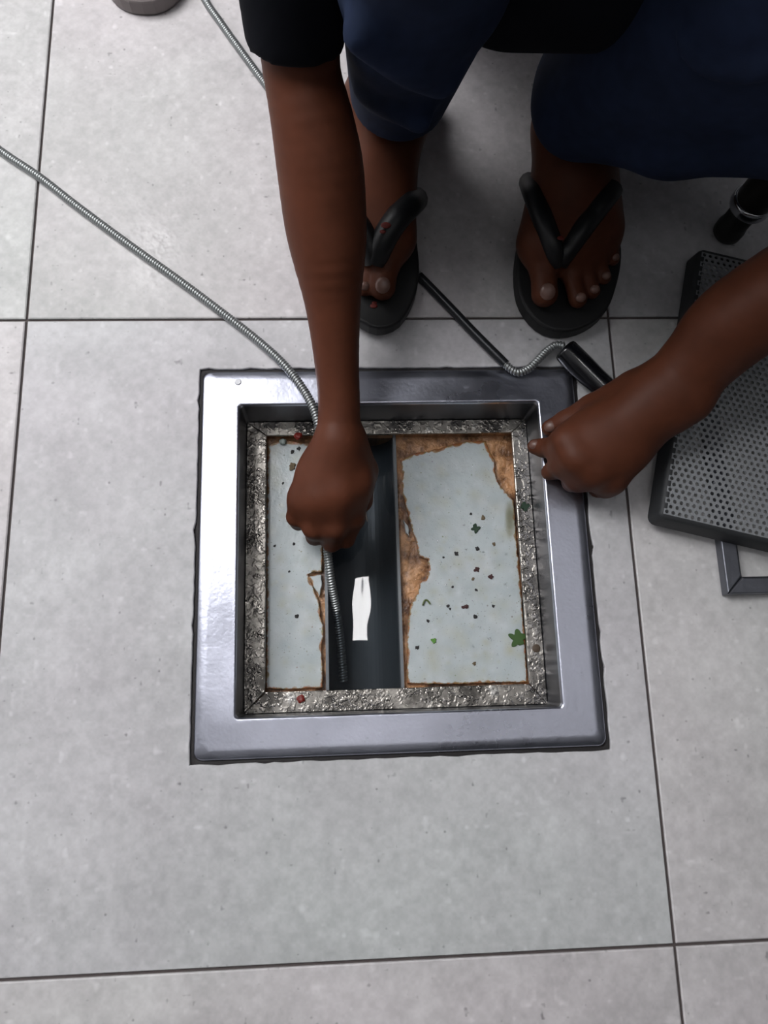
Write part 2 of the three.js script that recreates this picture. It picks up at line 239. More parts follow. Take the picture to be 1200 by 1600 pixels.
{
  const RX = 0.232, RZ = 0.105, RW = 0.28, RN = 1024;                 // metres covered by the painted surface of the pit tiles
  const right = [[626, 719], [629, 738], [628, 752], [629, 768], [634, 790], [641, 815], [644, 830], [649, 842], [656, 869], [663, 872], [669, 874], [671, 886], [666, 905], [660, 907], [656, 910], [653, 927], [646, 938], [641, 947], [638, 977], [636, 1010], [637, 1068], [690, 1069], [760, 1067], [824, 1066], [820, 1000], [812, 900], [806, 830], [803, 783], [793, 772], [783, 761], [776, 748], [773, 735], [773, 718], [764, 703], [759, 689], [730, 689], [705, 695], [690, 700], [675, 703], [650, 708]];
  const left = [[418, 696], [417, 800], [417, 950], [416, 1076], [460, 1077], [504, 1074], [504, 1045], [502, 1018], [505, 990], [504, 974], [500, 962], [500, 950], [498, 938], [490, 920], [481, 898], [490, 893], [503, 893], [504, 850], [505, 780], [506, 700], [480, 692], [440, 688]];
  const cv = document.createElement('canvas'); cv.width = cv.height = RN; const c = cv.getContext('2d'), W = (p) => [(p.x - RX) / RW * RN, (p.z - RZ) / RW * RN];
  c.fillStyle = '#aab3b5'; c.fillRect(0, 0, RN, RN);
  for (let i = 0; i < 1100; i++) { const r = rr(6, 60), x = rr(0, RN), y = rr(0, RN), g = c.createRadialGradient(x, y, 0, x, y, r), w = rnd(); g.addColorStop(0, w < 0.4 ? 'rgba(202,209,212,.22)' : w < 0.75 ? 'rgba(128,143,150,.18)' : 'rgba(150,140,92,.17)'); g.addColorStop(1, 'rgba(160,160,160,0)'); c.fillStyle = g; c.fillRect(x - r, y - r, 2 * r, 2 * r); }
  for (let i = 0; i < 2600; i++) { c.fillStyle = `rgba(${60 + 40 * rnd() | 0},${62 + 30 * rnd() | 0},${60 * rnd() + 30 | 0},${rr(0.1, 0.5)})`; c.beginPath(); c.arc(rr(0, RN), rr(0, RN), rnd() < 0.9 ? rr(0.5, 1.6) : rr(1.5, 3), 0, 7); c.fill(); }
  for (const poly of [right, left]) {                                // rust soaked in from the broken edges
    const q = poly.map(([x, y]) => W(at(x, y, PY)));
    for (let k = 0; k < q.length; k++) { const [x0, y0] = q[k], [x1, y1] = q[(k + 1) % q.length], L = Math.hypot(x1 - x0, y1 - y0); for (let s = 0; s < L; s += 2) { const t = s / L, top = (y0 + y1) / 2 < 130, r = (top ? rr(4, 18) : rr(2, 10)) * (0.4 + 1.2 * Math.abs(n3(x0 * 0.01 + t, y0 * 0.02 + s * 0.02, 8))), x = lerp(x0, x1, t) + rr(-2, 2), y = lerp(y0, y1, t) + rr(-2, 2); c.fillStyle = `rgba(${120 + rr(-25, 30) | 0},${72 + rr(-15, 20) | 0},30,${rr(0.16, 0.5)})`; c.beginPath(); c.arc(x, y, r, 0, 7); c.fill(); } }
  }
  const stain = at(797, 812, PY); { const [x, y] = W(stain); for (let i = 0; i < 60; i++) { c.fillStyle = 'rgba(112,112,80,.04)'; c.beginPath(); c.ellipse(x + rr(-6, 6), y + rr(-45, 45), rr(8, 22), rr(20, 50), 0.15, 0, 7); c.fill(); } }
  const map = new THREE.CanvasTexture(cv); map.colorSpace = THREE.SRGBColorSpace; map.flipY = false; map.needsUpdate = true;
  const bn = fbm(30, 4, 511), bump = texture(512, (u, v) => bn(u, v), false); bump.repeat.set(2, 2);
  const mat = std(0xffffff, 0.32, { map, bumpMap: bump, bumpScale: 0.0004, clearcoat: 0.5, clearcoatRoughness: 0.12 });
  const jag = (poly) => { const o = []; for (let k = 0; k < poly.length; k++) { const a = poly[k], b = poly[(k + 1) % poly.length], n = Math.max(1, Math.round(Math.hypot(b[0] - a[0], b[1] - a[1]) / 6)); for (let i = 0; i < n; i++) o.push(at(lerp(a[0], b[0], i / n) + (i ? rr(-0.9, 0.9) : 0), lerp(a[1], b[1], i / n) + (i ? rr(-0.9, 0.9) : 0), PY)); } return o; };
  const pg = (poly) => uvXZ(slab(shapeXZ(jag(poly)), PY - 0.007, PY, 0.0006, 1), 1 / RW, -RX, -RZ);
  part('pit_tile', pg(right), mat, pit, 'wide broken pale blue tile with rusty edges');
  part('pit_tile', pg(left), mat, pit, 'narrow pale blue tile left of the channel');
  part('pit_tile', pg([[480, 901], [502, 898], [503, 915], [499, 932]]), mat, pit, 'small broken corner chip of the narrow tile');
  part('pit_tile', pg([[630, 812], [638, 822], [640, 838], [634, 832]]), mat, pit, 'small loose chip beside the wide tile');
}
// water drops on the ledge and on the tiles: too many to count
{
  const drops = [], drop = new THREE.SphereGeometry(1, 10, 5, 0, Math.PI * 2, 0, Math.PI / 2), mx = new THREE.Matrix4();
  const put = (x, y, z, r) => drops.push([x, y, z, r]);
  for (let i = 0; i < 420; i++) { const s = rnd(), t = rnd(); let x, z; if (s < 0.42) { x = rr(OP.x0 + 0.002, IN.x0 - 0.002); z = lerp(OP.z0, OP.z1, t); } else if (s < 0.6) { x = rr(IN.x1 + 0.002, OP.x1 - 0.002); z = lerp(OP.z0, OP.z1, t); } else if (s < 0.82) { z = rr(OP.z0 + 0.002, IN.z0 - 0.002); x = lerp(OP.x0, OP.x1, t); } else { z = rr(IN.z1 + 0.003, OP.z1 - 0.002); x = lerp(OP.x0, OP.x1, t); } put(x, -0.0451, z, rr(0.0006, 0.0022)); }
  for (let i = 0; i < 70; i++) put(rr(0.385, 0.488), PY, rr(0.135, 0.36), rr(0.0005, 0.0013));
  const im = new THREE.InstancedMesh(drop, std(0xffffff, 0.02, { transmission: 1, thickness: 0.002, ior: 1.33 }), drops.length);
  drops.forEach(([x, y, z, r], i) => im.setMatrixAt(i, mx.compose(V(x, y, z), new THREE.Quaternion().setFromAxisAngle(V(0, 1, 0), i), V(r * rr(0.8, 1.6), r * 0.5, r))));
  im.name = 'water_drops'; im.userData = { kind: 'stuff', label: 'small clear water drops scattered over the steel ledge and the pit tiles', category: 'water' }; im.castShadow = im.receiveShadow = true; scene.add(im);
}
// scraps of food
{
  const blob = (px, py, h, r, flat, wob, s) => { const c = at(px, py, h), g = new THREE.IcosahedronGeometry(r, 3), p = g.attributes.position; for (let i = 0; i < p.count; i++) { const x = p.getX(i), y = p.getY(i), z = p.getZ(i), k = 1 + wob * n3(x / r * 1.1 + s, y / r * 1.1, z / r * 1.1 + s * 3); p.setXYZ(i, x * k, y * k * flat, z * k); } g.computeVertexNormals(); return g.translate(c.x, h + r * flat * 0.7, c.z); };
  const leafG = (px, py, h, size, s, pts) => { const c = at(px, py, h), o = []; for (let i = 0; i < 60; i++) { const a = i / 60 * Math.PI * 2, k = 0.72 + 0.34 * Math.pow(Math.abs(Math.cos(a * pts / 2 + s)), 1.4) + 0.45 * n3(Math.cos(a) * 1.6 + s, Math.sin(a) * 1.6, s); o.push(V(c.x + Math.cos(a) * size * k, 0, c.z + Math.sin(a) * size * k)); } return slab(shapeXZ(o), h, h + 0.0012, 0.0004, 1); };
  const green = std(0x33501f, 0.5), dark = std(0x14301b, 0.45), bright = std(0x4c7d28, 0.45), red = std(0x6a1509, 0.5), spec = std(0x2b2a2a, 0.9), tan = std(0x5f5340, 0.9), maroon = std(0x3e2626, 0.9);
  thing('leaf_scrap', leafG(808, 998, PY, 0.0085, 0.7, 5), green, 'torn five-lobed green leaf scrap at the lower right of the wide pit tile', 'leaf');
  thing('leaf_scrap', leafG(743, 826, PY, 0.0042, 0.2, 4), dark, 'small dark green scrap in the upper middle of the wide pit tile', 'leaf');
  thing('leaf_scrap', leafG(678, 1001, PY, 0.0029, 1.1, 3), bright, 'small bright green scrap on the wide pit tile near its bottom left', 'leaf');
  thing('leaf_scrap', leafG(820, 792, -0.0448, 0.0045, 0.4, 4), dark, 'dark green scrap stuck on the right steel ledge', 'leaf');
  { const pts = [[660, 946], [664, 938], [667, 938], [672, 944]].map(([x, y]) => at(x, y, PY).setY(PY + 0.0012)); thing('leaf_scrap', new THREE.TubeGeometry(curveOf(pts), 24, 0.0010, 6), std(0x4d5a2c, 0.5), 'curled olive stalk bent like a hook on the wide pit tile', 'leaf'); }
  thing('chili_scrap', blob(466, 682, -0.0452, 0.0042, 0.5, 0.5, 3), red, 'red chili scrap on the top ledge beside the wrist', 'chili');
  thing('chili_scrap', blob(470, 1092, -0.0452, 0.0038, 0.5, 0.5, 9), red, 'orange red chili scrap on the bottom ledge', 'chili');
  thing('pale_lump', blob(442, 691, PY, 0.0037, 0.8, 0.25, 5), std(0x8f9a96, 0.5), 'pale round lump in the top left corner of the pit', 'crumb');
  const G = 'dark crumbs scattered on the wide pit tile', G2 = 'crumbs on the narrow pit tile';
  const crumb = (x, y, r, m, label, g) => thing('crumb', blob(x, y, PY, r * 0.78, 0.3, 0.9, x * 0.37), m, label, 'crumb', g);
  crumb(767, 901, 0.0030, maroon, 'largest dark maroon crumb, on the wide pit tile toward the right ledge', G);
  crumb(745, 890, 0.0030, maroon, 'maroon crumb just up and left of the largest maroon crumb', G);
  crumb(729, 948, 0.0026, maroon, 'reddish crumb, right one of the touching maroon pair low on the wide tile', G);
  crumb(723, 949, 0.0018, maroon, 'small reddish crumb, left one of the touching maroon pair low on the wide tile', G);
  crumb(700, 947, 0.0020, spec, 'black crumb, upper left of the touching black pair beside the maroon pair', G);
  crumb(703, 951, 0.0014, spec, 'tiny black crumb, lower right of the touching black pair beside the maroon pair', G);
  crumb(771, 947, 0.0018, spec, 'black crumb right of the maroon pair, closest to the right ledge', G);
  crumb(742, 963, 0.0024, spec, 'black crumb just below and right of the maroon pair', G);
  crumb(669, 970, 0.0022, spec, 'black crumb between the hooked olive stalk and the bright green scrap', G);
  crumb(652, 1012, 0.0023, spec, 'black crumb left of and below the bright green scrap', G);
  crumb(713, 865, 0.0026, spec, 'black crumb to the lower left of the small dark green scrap', G);
  crumb(746, 857, 0.0026, spec, 'black crumb directly below the small dark green scrap', G);
  crumb(693, 871, 0.0014, spec, 'tiny black crumb nearest the brown bulge of mortar', G);
  crumb(744, 922, 0.0017, spec, 'small black crumb above the maroon pair, below the maroon crumbs', G);
  crumb(707, 917, 0.0014, spec, 'tiny black crumb above the touching black pair', G);
  crumb(739, 905, 0.0020, tan, 'small tan crumb under the upper maroon crumb', G);
  crumb(755, 809, 0.0030, tan, 'tan crumb just above and right of the small dark green scrap', G);
  crumb(772, 850, 0.0024, tan, 'tan crumb halfway between the dark green scrap and the olive stain', G);
  crumb(741, 1037, 0.0022, tan, 'tan crumb near the bottom edge of the wide tile', G);
  crumb(736, 803, 0.0015, spec, 'tiny black crumb beside the topmost tan crumb', G);
  crumb(457, 706, 0.0024, spec, 'black crumb next to the hand, lower of the two under the red chili', G2);
  crumb(467, 701, 0.0024, spec, 'black crumb next to the hand, upper of the two under the red chili', G2);
  crumb(457, 729, 0.0045, tan, 'big tan crumb next to the gripping hand on the narrow tile', G2);
  crumb(442, 755, 0.0016, spec, 'tiny black crumb left of the back of the gripping hand', G2);
  crumb(459, 850, 0.0016, spec, 'tiny black crumb just below the gripping hand on the narrow tile', G2);
  crumb(429, 853, 0.0014, spec, 'tiny black crumb close to the left ledge below the gripping hand', G2);
  crumb(452, 893, 0.0014, spec, 'tiny black crumb left of the small broken corner chip', G2);
  crumb(464, 963, 0.0022, spec, 'black crumb lowest on the narrow tile', G2);
  { const a = [[571, 776], [573, 790], [572, 800], [574, 814]].map(([x, y]) => at(x, y, -0.062).setY(-0.0646)), b = [[572, 788], [576, 781], [578, 776]].map(([x, y]) => at(x, y, -0.062).setY(-0.0644)); thing('thread', mergeGeometries([new THREE.TubeGeometry(curveOf(a), 20, 0.0005, 5), new THREE.TubeGeometry(curveOf(b), 12, 0.0004, 5)]), std(0xb5a79c, 0.6), 'thin forked pale fibre floating on the channel water', 'fibre'); }
}

// ------------------------------------------------------------------ the drain snake
const snake = group('drain_snake', 'long coiled steel drain cleaning cable looping over the tiles into the pit', 'drain cable', [0.3, 0, -0.1]);
{
  const R = 0.0046, at3 = (x, y, h) => at(x, y, h);
  const pts = [at3(537, 1065, -0.086), at3(532, 1000, -0.080), at3(526, 955, -0.0690), at3(517, 905, -0.0505), at3(511, 850, -0.038), at3(508, 780, -0.016), at3(503, 700, 0.001), at3(491, 642, 0.0092), at3(468, 600, 0.0086), at3(440, 566, 0.0078), at3(400, 530, 0.0046), at3(350, 491, 0.0044), at3(282, 440, 0.0042), at3(205, 385, 0.0042), at3(120, 322, 0.0042), at3(62, 277, 0.0042), at3(0, 235, 0.0042), V(-0.13, 0.0042, -0.27), V(-0.33, 0.0042, -0.47), V(-0.42, 0.0042, -0.78), V(-0.22, 0.0042, -1.02), V(0.02, 0.0042, -0.86), V(0.11, 0.0042, -0.58), at3(318, -5, 0.0042), at3(345, 36, 0.0042), at3(378, 82, 0.0042), at3(415, 132, 0.0042), at3(470, 205, 0.0042), at3(540, 292, 0.0042), at3(600, 366, 0.0042), at3(655, 431, 0.0045)];
  function coil(curve, len, R, depth, pitch, per) {
    const n = Math.ceil(len / pitch * per), fr = curve.computeFrenetFrames(n), ps = curve.getSpacedPoints(n), m = 10, pos = [], idx = [];
    // parallel-transport style frame from world up keeps the thread even
    for (let i = 0; i <= n; i++) { const T = fr.tangents[i], s = V(0, 1, 0).cross(T).normalize(), u = T.clone().cross(s), ph = i / per * Math.PI * 2; for (let k = 0; k < m; k++) { const a = k / m * Math.PI * 2, r = R - depth + depth * Math.abs(Math.cos((ph - a) / 2)) ** 0.8 * 1.0, p = ps[i].clone().addScaledVector(s, Math.cos(a) * r).addScaledVector(u, Math.sin(a) * r); pos.push(p.x, p.y, p.z); } }
    for (let i = 0; i < n; i++) for (let k = 0; k < m; k++) { const a = i * m + k, b = i * m + (k + 1) % m, c = a + m, d = b + m; idx.push(a, b, c, b, d, c); }
    const g = new THREE.BufferGeometry(); g.setAttribute('position', new THREE.Float32BufferAttribute(pos, 3)); g.setIndex(idx); g.computeVertexNormals(); return g;
  }
  const c1 = curveOf(pts); part('coil', coil(c1, c1.getLength(), R, 0.0013, 0.0028, 8), wire, snake, 'tight steel coil');
  const sl = curveOf([at3(655, 431, 0.0050), at3(700, 477, 0.0056), at3(740, 519, 0.0068), at3(783, 562, 0.0092), at3(790, 569, 0.0094)]);
  part('sleeve', new THREE.TubeGeometry(sl, 40, 0.0047, 14), sleeveMat, snake, 'smooth dark tube over the cable');
  const c2 = curveOf([at3(780, 559, 0.0092), at3(796, 575, 0.0094), at3(810, 582, 0.0094), at3(826, 576, 0.0094), at3(842, 561, 0.0094), at3(857, 546, 0.0090), at3(870, 539, 0.0105), at3(882, 541, 0.0130)]);
  part('coil_end', coil(c2, c2.getLength(), 0.0043, 0.0016, 0.0030, 6), wire, snake, 'loosely bent end of the coil');
  const a = at3(881, 545, 0.0165), b = at3(975, 638, 0.0150), dir = b.clone().sub(a), L = dir.length(); dir.normalize();
  const prof = [[0.0001, 0], [0.0095, 0], [0.0118, 0.0012], [0.0128, 0.004], [0.0128, L * 0.3], [0.0124, L * 0.5], [0.0128, L - 0.012], [0.0122, L - 0.004], [0.009, L], [0.0001, L]].map((p) => new THREE.Vector2(...p));
  const hg = new THREE.LatheGeometry(prof, 28).applyQuaternion(new THREE.Quaternion().setFromUnitVectors(V(0, 1, 0), dir)).translate(a.x, a.y, a.z);
  part('handle', hg, blackPlastic, snake, 'glossy black plastic crank handle');
}

// ------------------------------------------------------------------ strainer tray and cover frame at the right
{
  const h = 0.036, base = 0.0135, O = at(1029, 808, h), A = at(1200, 842, h), B = at(1092, 386, h);
  const vv = B.clone().sub(O); const len = vv.length(); vv.normalize();
  const uu = V(-vv.z, 0, vv.x); if (uu.dot(A.clone().sub(O)) < 0) uu.negate();
  const wid = 0.29, yaw = Math.atan2(-uu.z, uu.x);
  const tray = group('strainer_tray', 'dull steel strainer tray with a field of punched round holes', 'strainer', O.clone().addScaledVector(uu, wid / 2).addScaledVector(vv, len / 2).setY(base).toArray());
  tray.rotation.y = yaw;                                               // local: x along uu, z towards -vv
  const hw = wid / 2, hl = len / 2, H = h - base, mk = (name, g, m, l) => { const o = shade(new THREE.Mesh(g, m)); o.name = name; if (l) o.userData.label = l; tray.add(o); };
  const p = 0.0062, r = 0.00195, nx = Math.floor((wid - 0.006) / p), nz = Math.floor((len - 0.005) / (p * 0.9)), pz = p * 0.9, pos = [], idx = [], T = 0.0014;
  for (let j = 0; j < nz; j++) for (let i = 0; i < nx; i++) {
    const cx = (i - (nx - 1) / 2 + (j % 2 ? 0.25 : -0.25)) * p, cz = (j - (nz - 1) / 2) * pz, k = pos.length / 3;
    for (let q = 0; q < 8; q++) { const a = (q + 0.5) / 8 * Math.PI * 2, c = Math.cos(a), s = Math.sin(a), m = 1 / Math.max(Math.abs(c), Math.abs(s)); pos.push(cx + Math.min(1, Math.max(-1, c * m)) * p / 2, H, cz + Math.min(1, Math.max(-1, s * m)) * pz / 2, cx + c * r, H, cz + s * r, cx + c * r, H - T, cz + s * r); }
    // fill corners: snap the eight outer points to the cell border corners
    const cor = [[1, 1], [-1, 1], [-1, -1], [1, -1]], kc = pos.length / 3; for (const [sx, sz] of cor) pos.push(cx + sx * p / 2, H, cz + sz * pz / 2);
    for (let q = 0; q < 8; q++) { const a = k + q * 3, b = k + ((q + 1) % 8) * 3; idx.push(a, a + 1, b, b, a + 1, b + 1, a + 1, a + 2, b + 1, b + 1, a + 2, b + 2); }
    for (let q = 0; q < 4; q++) idx.push(k + (2 * q) * 3, k + (2 * q + 1) * 3, kc + q);
  }
  const pg = new THREE.BufferGeometry(); pg.setAttribute('position', new THREE.Float32BufferAttribute(pos, 3)); pg.setIndex(idx); const pf = pg.toNonIndexed(); pf.computeVertexNormals();
  mk('perforated_plate', pf, greyMesh, 'grey plate punched with staggered round holes');
  const ex = (nx + 0.5) * p / 2, ez = nz * pz / 2, lp = (x, z, rad, y) => loop({ x0: -x, x1: x, z0: -z, z1: z }, rad, y);
  mk('edge_skirt', ring([lp(hw + 0.002, hl + 0.002, 0.008, 0), lp(hw + 0.001, hl + 0.001, 0.008, H * 0.5), lp(hw, hl, 0.007, H - 0.004), lp(hw - 0.0012, hl - 0.0012, 0.006, H - 0.0012), lp(hw - 0.004, hl - 0.004, 0.004, H), lp(ex - 0.003, ez - 0.0005, 0.002, H - 0.0001)]), trayEdge, 'dark folded edge of the tray');
  const cf = group('cover_frame', 'empty square steel cover frame lying on the tiles beneath the strainer tray', 'drain cover', [0.834, 0, 0.142]);
  const o = { x0: 0.6825, x1: 0.985, z0: -0.01, z1: 0.2955 }, w = 0.0165, i = grow(o, -w);
  const bar = (a, b, c, d) => uvXZ(slab(new THREE.Shape([a, b, c, d].map(([x, z]) => new THREE.Vector2(x, -z))), 0.0002, 0.013, 0.0022, 3));
  for (const q of [[[o.x0, o.z1], [o.x1, o.z1], [i.x1, i.z1], [i.x0, i.z1]], [[o.x1, o.z0], [o.x0, o.z0], [i.x0, i.z0], [i.x1, i.z0]], [[o.x0, o.z0], [o.x0, o.z1], [i.x0, i.z1], [i.x0, i.z0]], [[o.x1, o.z1], [o.x1, o.z0], [i.x1, i.z0], [i.x1, i.z1]]]) part('frame_bar', bar(...q), steelDull, cf);
}

// ------------------------------------------------------------------ steel work table at the right, of which one leg shows
{
  const lx = 0.741, lz = -0.1, t = group('work_table', 'steel work table whose round leg stands behind the strainer tray', 'table', [1.04, 0, -0.42]);
  part('table_top', rbox(0.70, 1.40, 0.86, 0.90, -0.82, -0.06, 0.006), steelDull, t);
  for (const [x, z] of [[lx, lz], [1.36, lz], [lx, -0.78], [1.36, -0.78]]) {
    const lg = part('leg', new THREE.CylinderGeometry(0.019, 0.019, 0.81, 28).translate(x, 0.055 + 0.405, z), std(0x2c2a28, 0.4, { metalness: 0.6 }), t);
    part('foot', new THREE.LatheGeometry([[0.0001, 0], [0.0135, 0], [0.0158, 0.003], [0.016, 0.012], [0.0145, 0.02], [0.0145, 0.05], [0.0001, 0.05]].map((a) => new THREE.Vector2(...a)), 28).translate(x, 0, z), std(0x1c1c1a, 0.5), lg);
    part('collar', new THREE.LatheGeometry([[0.0147, 0.046], [0.0205, 0.0465], [0.0215, 0.049], [0.0215, 0.056], [0.0205, 0.0585], [0.0188, 0.059]].map((a) => new THREE.Vector2(...a)), 28).translate(x, 0, z), std(0xb8babd, 0.2, { metalness: 1 }), lg, 'shiny metal collar ring');
  }
}
// ------------------------------------------------------------------ grey shoe at the top edge
{
  const sh = group('shoe', 'grey shoe with a rounded toe poking in at the top edge beside the cable', 'shoe', [0.1, 0, -0.5]);
  const outline = (s, y0, y1, b) => { const pts = []; for (let i = 0; i < 40; i++) { const a = i / 40 * Math.PI * 2, cx = 0.103, c = Math.cos(a), q = Math.sin(a), w = q > 0 ? 0.060 : 0.046; pts.push(V(cx + Math.sign(c) * Math.abs(c) ** 0.8 * w * s, 0, -0.505 + Math.sign(q) * Math.abs(q) ** 0.85 * 0.132 * s)); } return slab(shapeXZ(pts), y0, y1, b, 3); };
  part('sole', outline(1, 0, 0.02, 0.004), std(0x77706f, 0.7), sh);
  const pos = [], idx = [], N = 40, M = 10; for (let j = 0; j <= M; j++) { const t = j / M, s = 0.965 * Math.cos(t * 1.35), y = 0.018 + 0.06 * Math.sin(t * 1.45); for (let i = 0; i < N; i++) { const a = i / N * Math.PI * 2, c = Math.cos(a), q = Math.sin(a), w = q > 0 ? 0.060 : 0.046; pos.push(0.103 + Math.sign(c) * Math.abs(c) ** 0.8 * w * s, y * (1 - 0.25 * Math.max(0, q)), -0.505 - 0.02 * t + Math.sign(q) * Math.abs(q) ** 0.85 * 0.132 * s); } }
  for (let j = 0; j < M; j++) for (let i = 0; i < N; i++) { const k = (i + 1) % N; idx.push(j * N + i, (j + 1) * N + i, j * N + k, j * N + k, (j + 1) * N + i, (j + 1) * N + k); }
  const top = pos.length / 3; pos.push(0.103, 0.078, -0.53); for (let i = 0; i < N; i++) idx.push(M * N + i, top, M * N + (i + 1) % N);
  const g = new THREE.BufferGeometry(); g.setAttribute('position', new THREE.Float32BufferAttribute(pos, 3)); g.setIndex(idx); g.computeVertexNormals(); part('upper', g, std(0x8b8285, 0.7), sh);
}

// ------------------------------------------------------------------ the person: signed-distance modelling
const smin = (a, b, k) => { const h = Math.max(k - Math.abs(a - b), 0) / k; return Math.min(a, b) - h * h * k * 0.25; };
const cap = (a, b, ra, rb, k = 0.02) => { const ab = b.clone().sub(a), l2 = Math.max(ab.lengthSq(), 1e-9); return { k, d: (x, y, z) => { const px = x - a.x, py = y - a.y, pz = z - a.z, t = clamp((px * ab.x + py * ab.y + pz * ab.z) / l2, 0, 1); return Math.hypot(px - ab.x * t, py - ab.y * t, pz - ab.z * t) - (ra + (rb - ra) * t); } }; };
const ell = (c, r, k = 0.02, X = V(1, 0, 0), Y = V(0, 1, 0), Z = V(0, 0, 1)) => ({ k, d: (x, y, z) => { const px = x - c.x, py = y - c.y, pz = z - c.z, u = (px * X.x + py * X.y + pz * X.z) / r.x, v = (px * Y.x + py * Y.y + pz * Y.z) / r.y, w = (px * Z.x + py * Z.y + pz * Z.z) / r.z, q = Math.hypot(u, v, w), g = Math.hypot(u / r.x, v / r.y, w / r.z) || 1; return q * (q - 1) / g; } });
const chain = (pts, k) => pts.slice(1).map((p, i) => cap(pts[i][0], p[0], pts[i][1], p[1], k));
const limb = (pts, d = 0, n = 26) => { const c = new THREE.CatmullRomCurve3(pts.map((p) => p[0]), false, 'centripetal'), r = new THREE.SplineCurve(pts.map((p, i) => new THREE.Vector2(i, p[1]))), out = []; let a = c.getPoint(0), ra = pts[0][1]; for (let i = 1; i <= n; i++) { const b = c.getPoint(i / n), rb = r.getPoint(i / n).y; out.push(cap(a, b, ra - d, rb - d, 0.0006)); a = b; ra = rb; } out[0].k = 0.015; return out; };
const cut = (prim) => ({ ...prim, sub: true });                       // carve the primitive out
const below = (p, n) => { const u = n.clone().normalize(); return { sub: true, k: 0.004, d: (x, y, z) => (x - p.x) * u.x + (y - p.y) * u.y + (z - p.z) * u.z }; };   // removes the half space where d < 0
function field(list, x, y, z) { let d = 1; for (const p of list) { const e = p.d(x, y, z); d = p.sub ? -smin(-d, e, p.k) : smin(d, e, p.k); } return d; }
function meshOf(list, cell, tint) {
  const mn = V(9, 9, 9), mx = V(-9, -9, -9), probe = list.bounds; mn.copy(probe[0]); mx.copy(probe[1]);
  const B = 8, nb = [0, 1, 2].map((i) => Math.ceil((mx.getComponent(i) - mn.getComponent(i)) / cell / B) + 1), n = nb.map((v) => v * B), [nx, ny, nz] = n, F = new Float32Array(nx * ny * nz).fill(1);
  const act = new Uint8Array(nb[0] * nb[1] * nb[2]), R = B * cell * 0.87 + cell;
  for (let bz = 0; bz < nb[2]; bz++) for (let by = 0; by < nb[1]; by++) for (let bx = 0; bx < nb[0]; bx++) {
    const cx = mn.x + (bx * B + B / 2) * cell, cy = mn.y + (by * B + B / 2) * cell, cz = mn.z + (bz * B + B / 2) * cell, d0 = field(list, cx, cy, cz), far = Math.abs(d0) > R * 1.5;
    let sub = list; if (!far) { act[(bz * nb[1] + by) * nb[0] + bx] = 1; const ds = list.map((p) => p.d(cx, cy, cz)), m = Math.min(...ds.filter((_, i) => !list[i].sub)); sub = list.filter((p, i) => p.sub || ds[i] < m + 2.2 * R + 0.07); }
    for (let k = 0; k < B; k++) for (let j = 0; j < B; j++) { let o = ((bz * B + k) * ny + by * B + j) * nx + bx * B; for (let i = 0; i < B; i++, o++) F[o] = far ? d0 : field(sub, mn.x + (bx * B + i) * cell, mn.y + (by * B + j) * cell, mn.z + (bz * B + k) * cell); }
  }
  const id = new Int32Array(nx * ny * nz).fill(-1), pos = [], idx = [], off = [0, 1, nx, nx + 1, nx * ny, nx * ny + 1, nx * ny + nx, nx * ny + nx + 1], E = [[0, 1], [2, 3], [4, 5], [6, 7], [0, 2], [1, 3], [4, 6], [5, 7], [0, 4], [1, 5], [2, 6], [3, 7]];
  for (let z = 0; z < nz - 1; z++) for (let y = 0; y < ny - 1; y++) for (let x = 0; x < nx - 1; x++) {
    const o = (z * ny + y) * nx + x; let m = 0; for (let c = 0; c < 8; c++) if (F[o + off[c]] < 0) m |= 1 << c; if (m === 0 || m === 255) continue;
    let sx = 0, sy = 0, sz = 0, cn = 0; for (const [a, b] of E) { const va = F[o + off[a]], vb = F[o + off[b]]; if ((va < 0) === (vb < 0)) continue; const t = va / (va - vb); sx += (a & 1) + ((b & 1) - (a & 1)) * t; sy += ((a >> 1) & 1) + (((b >> 1) & 1) - ((a >> 1) & 1)) * t; sz += (a >> 2) + ((b >> 2) - (a >> 2)) * t; cn++; }
    id[o] = pos.length / 3; pos.push(mn.x + (x + sx / cn) * cell, mn.y + (y + sy / cn) * cell, mn.z + (z + sz / cn) * cell);
  }
  const st = [1, nx, nx * ny];
  for (let z = 1; z < nz - 1; z++) for (let y = 1; y < ny - 1; y++) for (let x = 1; x < nx - 1; x++) { const o = (z * ny + y) * nx + x, s0 = F[o] < 0; for (let a = 0; a < 3; a++) { if ((F[o + st[a]] < 0) === s0) continue; const u = st[(a + 1) % 3], v = st[(a + 2) % 3], q = [id[o], id[o - u], id[o - u - v], id[o - v]]; if (q.includes(-1)) continue; if (s0) idx.push(q[0], q[1], q[2], q[0], q[2], q[3]); else idx.push(q[0], q[2], q[1], q[0], q[3], q[2]); } }
  const g = new THREE.BufferGeometry(); g.setAttribute('position', new THREE.Float32BufferAttribute(pos, 3)); g.setIndex(idx); g.computeVertexNormals();
  if (tint) { const c = new Float32Array(pos.length); for (let i = 0; i < pos.length; i += 3) { const t = tint(pos[i], pos[i + 1], pos[i + 2]); c[i] = t[0]; c[i + 1] = t[1]; c[i + 2] = t[2]; } g.setAttribute('color', new THREE.BufferAttribute(c, 3)); }
  return g;
}
const within = (list, a, b) => { list.bounds = [a, b]; return list; };

